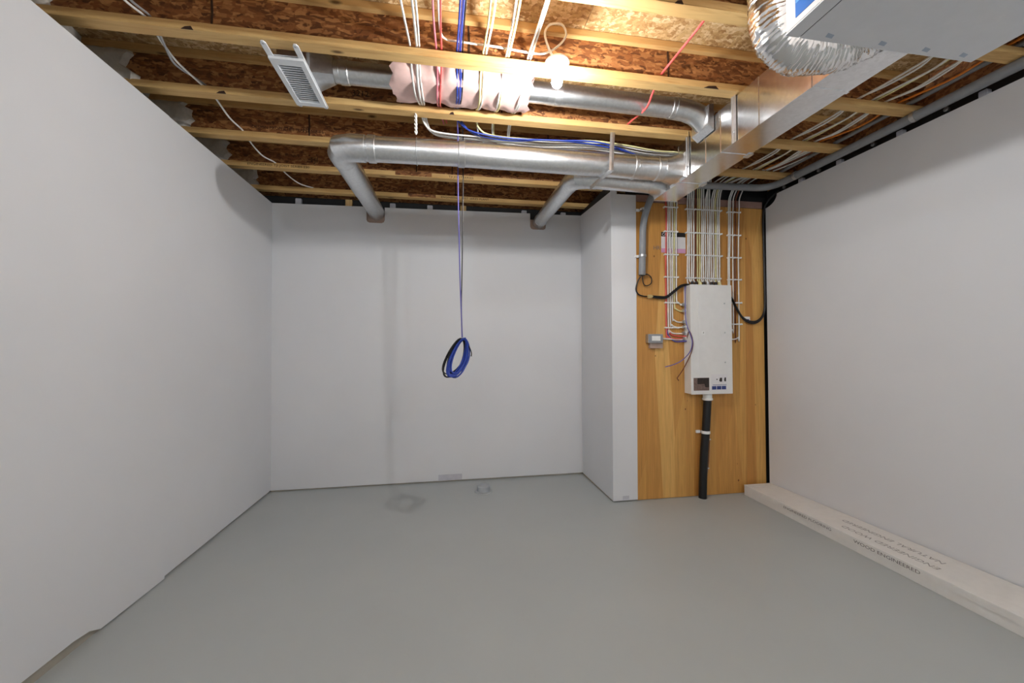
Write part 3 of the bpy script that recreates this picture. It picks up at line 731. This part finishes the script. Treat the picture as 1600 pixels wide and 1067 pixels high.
# ------------------------------------------------------------------ electrical panel on the plywood
PX0, PX1, PZ0, PZ1, PYF = 2.082, 2.481, .915, 1.868, 3.135
ep = thing('breaker_box', 'white electrical breaker panel on the plywood board', 'electrical panel', (2.28, 3.2, PZ0))
obj('enclosure', MB().box(PX0+.004, PX1-.004, PYF+.006, YP-.0005, PZ0+.004, PZ1-.004), 'panel', ep)
obj('cover', MB().box(PX0, PX1, PYF, PYF+.007, PZ0, PZ1), 'panel', ep, bevel=.002)
dr = obj('door', MB().box(PX0+.075, PX1-.11, PYF-.003, PYF+.001, PZ0+.19, PZ1-.12), 'panel', ep, bevel=.001)
obj('latch', MB().box(2.182, 2.216, PYF-.005, PYF-.0025, 1.43, 1.465), 'plastic_white', dr, bevel=.001)
obj('latch_mark', MB().prism([(2.197, 1.442), (2.201, 1.442), (2.206, 1.456), (2.199, 1.453)], PYF-.0056, PYF-.0049, 'xz'), 'ink_grey', dr)
for z in (1.706, 1.45, 1.19):
    obj('cover_screw', MB().lathe((2.409, PYF-.001, z), [(.002, -.004), (.007, -.002), (.007, .001)], 'y', 12), 'zinc', ep)
lab = obj('photo_label', MB().box(2.104, 2.252, PYF-.001, PYF, .948, 1.058), 'photo_brown', ep)
obj('photo_shape', MB().prism([(2.14, 1.004), (2.206, 1.004), (2.214, .976), (2.25, .976), (2.25, 1.056), (2.14, 1.056)], PYF-.0016, PYF-.0009, 'xz'), 'photo_dark', lab)
lab2 = obj('print_label', MB().box(2.27, 2.425, PYF-.001, PYF, .944, 1.085), 'paper', ep)
for i in range(3): obj('blue_square', MB().box(2.278+i*.047, 2.278+i*.047+.042, PYF-.0016, PYF-.0009, .954, .984), 'navy', lab2)
for a_, b2, z0, z1 in ((2.32, 2.332, 1.035, 1.047), (2.348, 2.376, 1.02, 1.056), (2.396, 2.414, 1.022, 1.058)):
    obj('figure_mark', MB().prism([(a_, z0+.01), (a_+.4*(b2-a_), z0), (b2, z0+.003), (b2, z1), (a_+.3*(b2-a_), z1)], PYF-.0016, PYF-.0009, 'xz'), 'photo_dark', lab2)
obj('text_line', MB().box(2.285, 2.418, PYF-.0016, PYF-.0009, .992, .996), 'navy', lab2)

# service pipe below the panel
sp = thing('service_conduit', 'black service conduit from the panel bottom down to the floor', 'conduit', (2.22, 3.2, 0))
obj('pipe', MB().tube(cr([(2.276, 3.195, .885), (2.273, 3.195, .8), (2.258, 3.195, .6), (2.24, 3.195, .42), (2.226, 3.195, .2), (2.218, 3.195, 0.0)], 6), .0335, 18), 'black_pipe', sp, 50)
obj('connector', MB().lathe((2.276, 3.195, .855), [(.036, 0), (.044, .002), (.044, .018), (.038, .02), (.038, .06)], 'z', 20), 'plastic_white', sp, 40)
cl = obj('clamp', MB().lathe((2.256, 3.195, .575), [(.034, -.012), (.0375, -.012), (.0375, .012), (.034, .012)], 'z', 20), 'plastic_white', sp, 40)
obj('clamp_ear', MB().box(2.185, 2.225, 3.222, 3.239, .563, .587), 'plastic_white', cl, bevel=.002)
gwp = [(2.318, 3.225, .915), (2.318, 3.23, .8), (2.314, 3.232, .60), (2.318, 3.232, .48), (2.312, 3.232, .34), (2.295, 3.232, .22), (2.262, 3.232, .12), (2.248, 3.23, .02)]
gw = cable('ground_wire', gwp, .005, 'copper', 'thin brown ground wire beside the black service conduit')
for x, z in ((2.318, .50), (2.30, .245)):
    obj('staple', MB().box(x-.008, x+.010, 3.226, 3.239, z-.006, z+.006), 'plastic_white', gw, bevel=.002)

# ------------------------------------------------------------------ cables on the plywood
YC = 3.228
rowsC = [2.556, 2.35, 2.145]
def vcable(x0, x1, mat, ztop, zbot, label, group, lead, r=.0062, end=None):
    pts = list(lead)
    zs = [2.60, 2.50, 2.35, 2.20, 2.05]
    zs = [z for z in zs if z > zbot+.05]
    for z in zs: pts.append((x0+(x1-x0)*(2.6-z)/.7+.0025*math.sin(z*37+x0*90), YC, z))
    pts.append((x1, YC, zbot))
    if end: pts += end
    return cable('electrical_cable', pts, r, mat, label, group=group, k=5)
NCB = 17
G1 = 'cables stapled above the breaker panel'
long_runs = {9: 2.46, 12: 2.475, 13: 2.565, 14: 2.58, 15: 2.66, 16: 2.672}
for i in range(NCB):
    x0 = 2.128+(2.442-2.128)*i/(NCB-1)
    x1 = 2.118+(2.436-2.118)*i/(NCB-1)
    mat = 'white_cable'
    if i == 4: mat = 'brown_wire'
    if i in (5, 6): mat = 'yellow_cable'
    if i in (14,): mat = 'yellow_cable'
    if i in long_runs:
        X = long_runs[i]; lead = [(X+.02*math.sin(i*2.3), .3, 2.82)]
        for q, y in enumerate((1.07, 1.546, 1.70, 1.85, 2.0215, 2.16, 2.33, 2.4965, 2.64, 2.80, 2.9715)):
            lead.append((X+.012*math.sin(q*2.1+i*1.3), y, 2.825-(.018 if y in (1.70, 1.85, 2.16, 2.33, 2.64, 2.80) else 0)))
        lead += [(X*.6+x0*.4, 3.10, 2.815), (x0+.02, 3.19, 2.76), (x0+.004, 3.222, 2.68)]
    else:
        lead = [(x0-.45, 2.90, 2.83), (x0-.22, 3.03, 2.83), (x0-.05, 3.14, 2.81), (x0-.012, 3.205, 2.755), (x0, 3.225, 2.68)]
    lbl = {'white_cable': 'white cable dropping down the plywood into the top of the breaker panel', 'yellow_cable': 'yellow cable among the white ones dropping into the top of the breaker panel', 'brown_wire': 'single brown cable among the white ones above the breaker panel'}[mat]
    zb_ = 1.93
    vcable(x0, x1, mat, 2.6, zb_, lbl, G1, lead, end=[(x1+(.006 if i % 2 else -.006), 3.215, 1.90), (x1+(.003 if i % 2 else -.004), 3.195, 1.855)])
for i in range(8):
    x = 2.135+i*.038
    cc = thing('cable_connector', 'small dark cable clamp on the top edge of the breaker panel', 'connector', (x, 3.19, PZ1), 'clamps on the panel top')
    obj('body', MB().lathe((x, 3.185, PZ1-.001), [(.015, 0), (.016, .014), (.013, .02), (.013, .034), (.009, .035)], 'z', 12), ['black_cable', 'black_cable', 'yellow_cable', 'black_cable', 'zinc'][i % 5], cc, 40)
    obj('locknut', MB().lathe((x, 3.185, PZ1+.0), [(.017, 0), (.019, .001), (.019, .006), (.017, .007)], 'z', 6), 'zinc', cc)
G2 = 'cables stapled left of the breaker panel'
zc_ = [1.445, 1.505, 1.545, 1.645, 1.70]
for i in range(6):
    x0 = 1.919+(2.020-1.919)*i/5; x1 = 1.910+(2.010-1.910)*i/5
    mat = ['red_cable', 'white_cable', 'white_cable', 'white_cable', 'yellow_cable', 'white_cable'][i]
    lead = [(x0-.40, 2.92, 2.835), (x0-.2, 3.05, 2.83), (x0-.05, 3.14, 2.815), (x0-.01, 3.205, 2.755), (x0, 3.225, 2.68)]
    zt_ = [1.40, 1.447, 1.502, 1.547, 1.645, 1.70][i]
    end = [(x1+.012, YC, zt_+.02), (x1+.045, 3.225, zt_), (2.045, 3.215, zt_-.003), (2.09, 3.205, zt_)]
    lbl = {'red_cable': 'red cable at the edge of the group bending into the panel side', 'white_cable': 'white cable that bends into the left side of the breaker panel', 'yellow_cable': 'yellowish cable that bends into the left side of the breaker panel'}[mat]
    vcable(x0, x1, mat, 2.6, zt_+.06, lbl, G2, lead, end=end)
    cc = thing('cable_connector', 'small grey cable clamp on the left side of the breaker panel', 'connector', (2.07, 3.205, zt_), 'clamps on the panel side')
    obj('body', MB().lathe((2.066, 3.205, zt_), [(.008, -.016), (.015, -.014), (.015, 0), (.012, .002), (.012, .013)], 'x', 12), 'zinc', cc, 40)
    obj('locknut', MB().lathe((2.076, 3.205, zt_), [(.012, -.003), (.018, -.003), (.018, .004), (.012, .004)], 'x', 6), 'plastic_white', cc)
G3 = 'cables stapled right of the breaker panel'
for i, (x0, x1, mat, zb_) in enumerate(((2.537, 2.518, 'white_cable', 1.545), (2.553, 2.534, 'white_cable', 1.60), (2.580, 2.568, 'white_cable', 1.50), (2.606, 2.590, 'brown_wire', 1.42), (2.642, 2.625, 'white_cable', 1.43))):
    lead = [(x0+.20, 2.60, 2.83), (x0+.16, 2.85, 2.83), (x0+.08, 3.06, 2.82), (x0+.03, 3.17, 2.78), (x0+.006, 3.222, 2.69)]
    end = [(x1-.01, YC, zb_-.02), (x1-.05, 3.22, zb_-.035), (2.478, 3.205, zb_-.037)]
    lbl = 'brown cable that bends into the right side of the breaker panel' if mat == 'brown_wire' else 'white cable that bends into the right side of the breaker panel'
    vcable(x0, x1, mat, 2.6, zb_, lbl, G3, lead, end=end, r=.0058)
# staple strips
def strip(x0, x1, z, cnt, label, dz=0):
    s_ = thing('staple_row', label, 'cable staple', ((x0+x1)/2, YC, z), 'white staple rows on the plywood')
    mb = MB().box(x0-.012, x1+.012, YC-.0095, YC-.006, z-.005, z+.005)
    obj('saddle', mb, 'plastic_white', s_, bevel=.001)
    for i in range(cnt):
        x = x0-.010+(x1-x0+.02)*i/(cnt-1)
        obj('nail_lug', MB().lathe((x, YC-.006, z), [(.003, -.009), (.008, -.007), (.008, .017)], 'y', 8), 'plastic_white', s_)
ordn = ['topmost', 'second from the top', 'third from the top', 'fourth from the top', 'fifth from the top', 'sixth from the top']
for i, z in enumerate((2.563, 2.346, 2.142, 1.943, 1.716, 1.496)):
    strip(1.912, 2.012, z, 3, 'white staple row on the cables left of the panel, %s' % ordn[i])
for i, z in enumerate((2.556, 2.345, 2.145, 1.94)):
    strip(2.122, 2.446 if i < 3 else 2.43, z, 5, 'white staple row on the wide cable group over the panel, %s' % ordn[i])
for i, z in enumerate((2.55, 2.34, 2.135, 1.935, 1.725, 1.53)):
    strip(2.535 if i < 4 else 2.57, 2.636, z, 3, 'white staple row on the cables right of the panel, %s' % ordn[i])

# ------------------------------------------------------------------ conduit, junction box, black cables
cd = thing('pvc_conduit', 'grey PVC conduit along the right wall, turning across and down the plywood', 'conduit', (2.8, 2.5, 2.7))
yv, zv, rv = 3.115, 2.742, .029
pa = fillet([(2.864, -1.6, zv+.010), (2.864, yv, zv), (1.78, yv+.002, zv-.02), (1.685, 3.198, 2.46), (1.672, 3.202, 1.95)], .16, 8)
obj('pipe', MB().tube(pa, rv, 16), 'pvc', cd, 50)
obj('coupling', MB().tube([(1.82, yv+.002, zv-.02), (1.90, yv+.002, zv-.018)], rv+.005, 16), 'pvc', cd, 40)
for z in (2.52, 2.115):
    c_ = obj('clamp', MB().lathe((1.692 if z > 2.3 else 1.676, 3.2, z), [(rv, -.010), (rv+.004, -.010), (rv+.004, .010), (rv, .010)], 'z', 16), 'zinc', cd, 40)
    obj('clamp_ear', MB().box(1.618 if z < 2.3 else 1.632, 1.655 if z < 2.3 else 1.668, 3.215, 3.239, z-.010, z+.010), 'plastic_white', c_, bevel=.002)
for y in (1.2, 2.0, 2.85):
    c_ = obj('clamp', MB().lathe((2.864, y, zv+.004), [(rv, -.012), (rv+.004, -.012), (rv+.004, .012), (rv, .012)], 'y', 16), 'zinc', cd, 40)
c2 = thing('grey_pipe', 'thin grey pipe running beside the PVC conduit over the right wall', 'pipe', (2.80, 1.5, 2.75))
obj('pipe', MB().tube([(2.835, -1.6, 2.83), (2.835, 2.95, 2.825), (2.83, 3.1, 2.84)], .013, 12), 'pvc', c2, 50)
obj('sleeve', MB().tube([(2.835, 1.55, 2.83), (2.835, 1.62, 2.83)], .018, 12), 'zinc', c2, 50)
cable('electrical_cable', [(2.79, .3, 2.84), (2.775, 1.07, 2.835), (2.785, 1.546, 2.83), (2.78, 1.75, 2.81), (2.765, 2.02, 2.83), (2.76, 2.2, 2.81), (2.73, 2.36, 2.815), (2.71, 2.4965, 2.83), (2.69, 2.75, 2.82), (2.66, 2.97, 2.83), (2.62, 3.15, 2.83)], .007, 'orange_cable', 'orange cable running through the joists near the right wall')

jb = thing('junction_box', 'small grey metal junction box on the plywood left of the panel', 'junction box', (1.785, 3.2, 1.36))
obj('box', MB().box(1.716, 1.852, 3.185, YP-.0005, 1.363, 1.438), 'zinc', jb, bevel=.003)
cv = obj('cover_plate', MB().box(1.720, 1.850, 3.181, 3.186, 1.366, 1.435), 'pvc', jb, bevel=.001)
obj('outlet_insert', MB().box(1.746, 1.826, 3.179, 3.1815, 1.380, 1.422), 'plastic_white', cv, bevel=.001)
obj('spacer_block', MB().box(1.745, 1.865, 3.21, YP-.0005, 1.315, 1.363), 'tan_board', jb)
cable('electrical_cable', [(1.845, 3.21, 1.402), (1.90, 3.222, 1.398), (1.96, 3.225, 1.396), (2.03, 3.22, 1.392), (2.09, 3.205, 1.392)], .0075, 'white_cable', 'short white cable from the grey junction box to the panel')
# black feed with loop and brass bond clamp
bf = thing('ground_cable', 'black cable looping out of the conduit end through a brass clamp to the panel', 'cable', (1.75, 3.21, 1.75))
obj('lead', MB().tube(cr([(1.672, 3.202, 1.955), (1.64, 3.212, 1.90), (1.622, 3.215, 1.83), (1.645, 3.218, 1.785), (1.70, 3.22, 1.768), (1.75, 3.22, 1.767)], 7), .006, 8), 'black_cable', bf, 60)
obj('lead', MB().tube(cr([(1.676, 3.202, 1.955), (1.69, 3.215, 1.88), (1.725, 3.218, 1.86), (1.765, 3.218, 1.885), (1.762, 3.215, 1.935), (1.72, 3.21, 1.96), (1.688, 3.205, 1.945)], 7), .0045, 8), 'black_cable', bf, 60)
for d_ in (0, .012):
    obj('lead', MB().tube(cr([(1.75, 3.22, 1.767+d_*.5), (1.83, 3.215, 1.755+d_), (1.90, 3.208, 1.757+d_), (1.97, 3.205, 1.805+d_), (2.04, 3.203, 1.855+d_), (2.11, 3.20, 1.872+d_*.4), (2.16, 3.20, 1.862)], 7), .0075, 8), 'black_cable', bf, 60)
bc = obj('bond_clamp', MB().box(1.725, 1.775, 3.208, 3.236, 1.752, 1.782), 'brass', bf, bevel=.005)
for x in (1.735, 1.765):
    obj('clamp_bolt', MB().lathe((x, 3.205, 1.767), [(.002, -.004), (.009, -.003), (.009, .006)], 'y', 6), 'brass', bc)
# black cables over the right
bk = thing('service_cable', 'thick black cable hanging in a loop from the panel side to the right wall corner', 'cable', (2.75, 3.21, 1.53))
for d_ in (0, .012):
    obj('line', MB().tube(cr([(2.477, 3.19, 1.80), (2.53, 3.20, 1.765), (2.58, 3.21, 1.69), (2.64, 3.212, 1.60), (2.71, 3.213, 1.548+d_), (2.79, 3.213, 1.545+d_), (2.855, 3.213, 1.60+d_*.5), (2.882, 3.214, 1.70), (2.884, 3.215, 1.95), (2.880, 3.215, 2.3), (2.882, 3.214, 2.55), (2.91, 3.19, 2.66), (2.94, 3.10, 2.72)], 7), .0095, 8), 'black_cable', bk, 60)
obj('tag', MB().box(2.682, 2.737, 3.222, 3.2385, 1.555, 1.60), 'plastic_white', bk, bevel=.003)
tgp = obj('tag_print', MB().box(2.692, 2.725, 3.221, 3.2225, 1.563, 1.578), 'violet_cable', bk)
# dangling wires in front of the panel's left edge
cable('loose_wire', [(2.085, 3.20, 1.86), (2.058, 3.17, 1.84), (2.048, 3.155, 1.74), (2.044, 3.15, 1.62), (2.048, 3.14, 1.52), (2.075, 3.128, 1.43), (2.088, 3.122, 1.36), (2.07, 3.13, 1.285), (2.02, 3.16, 1.215), (1.96, 3.19, 1.175), (1.888, 3.215, 1.152)], .0042, 'violet_cable', 'loose violet wire hanging at the panel edge and bending out over the plywood', 'wire')
cable('loose_wire', [(2.085, 3.195, 1.40), (2.075, 3.15, 1.46), (2.083, 3.128, 1.43), (2.094, 3.122, 1.36), (2.085, 3.13, 1.285), (2.062, 3.16, 1.20), (2.035, 3.19, 1.12), (2.010, 3.215, 1.065), (2.005, 3.222, 1.05), (2.022, 3.225, 1.03)], .0040, 'brown_wire', 'loose brown wire hanging beside the panel with a hooked tip', 'wire')
cable('loose_wire', [(1.91, YC, 1.48), (1.93, YC, 1.43), (1.97, 3.225, 1.385), (2.01, 3.222, 1.372), (2.05, 3.215, 1.375), (2.09, 3.20, 1.378)], .006, 'violet_cable', 'short violet wire entering the lower left of the panel', 'wire')
cable('loose_wire', [(1.925, YC, 1.49), (1.95, YC, 1.44), (1.99, 3.225, 1.425), (2.05, 3.215, 1.42), (2.09, 3.205, 1.42)], .006, 'red_cable', 'short red wire entering the lower left of the panel', 'wire')

# ------------------------------------------------------------------ carton along the right wall
ct = thing('long_carton', 'long flat white carton lying on the floor along the right wall', 'carton', (2.74, 1.5, 0))
def cxf(y): return 2.628-.030*(3.19-y)
poly = [(cxf(-.9), -.9), (2.895, -.9), (2.895, 3.2), (2.632, 3.2)]
obj('box', MB().prism(poly, 0, .086, 'xy'), 'carton', ct, bevel=.002)
obj('lid', MB().prism([(cxf(-.9)-.002, -.898), (2.897, -.898), (2.897, 3.13), (cxf(3.13)-.002, 3.13)], .050, .0905, 'xy'), 'carton', ct, bevel=.001)
obj('end_flap', MB().prism([(cxf(3.14)-.001, 3.14), (2.896, 3.14), (2.896, 3.201), (2.631, 3.201)], .0865, .0895, 'xy'), 'carton', ct)
for x, y, b_, s_ in ((2.705, 1.80, 'ENGINEERED WOOD', .052), (2.80, 1.84, 'NATURAL ENGINEERED', .05)):
    text('top_lettering', b_, s_, 'ink_faint', (x-.005, y, .0908), (0, 1, 0), (-1, 0, 0), ct, .0002, 1.1)
ang = math.atan2(-.030, 1)
for y, b_, s_ in ((2.76, 'ENGINEERED FLOORING', .026), (2.20, 'WOOD ENGINEERED', .028)):
    text('side_lettering', b_, s_, 'ink_grey', (cxf(y)-.0026, y, .058), (-.030, -1, 0), (0, 0, 1), ct, .0002, 1.4)

# floor drain cap
dc = thing('floor_drain_cap', 'small round grey clean-out cap sticking out of the floor by the back wall', 'drain cap', (.338, 3.69, 0))
obj('base_ring', MB().lathe((.338, 3.69, 0), [(.085, 0), (.083, .006), (.064, .008)], 'z', 28), 'drain', dc, 40)
obj('cap', MB().lathe((.338, 3.69, .007), [(.060, 0), (.060, .044), (.054, .05), (.03, .051)], 'z', 28), 'drain', dc, 40)
obj('knob', MB().box(.312, .364, 3.675, 3.705, .055, .078), 'drain', dc, bevel=.004)
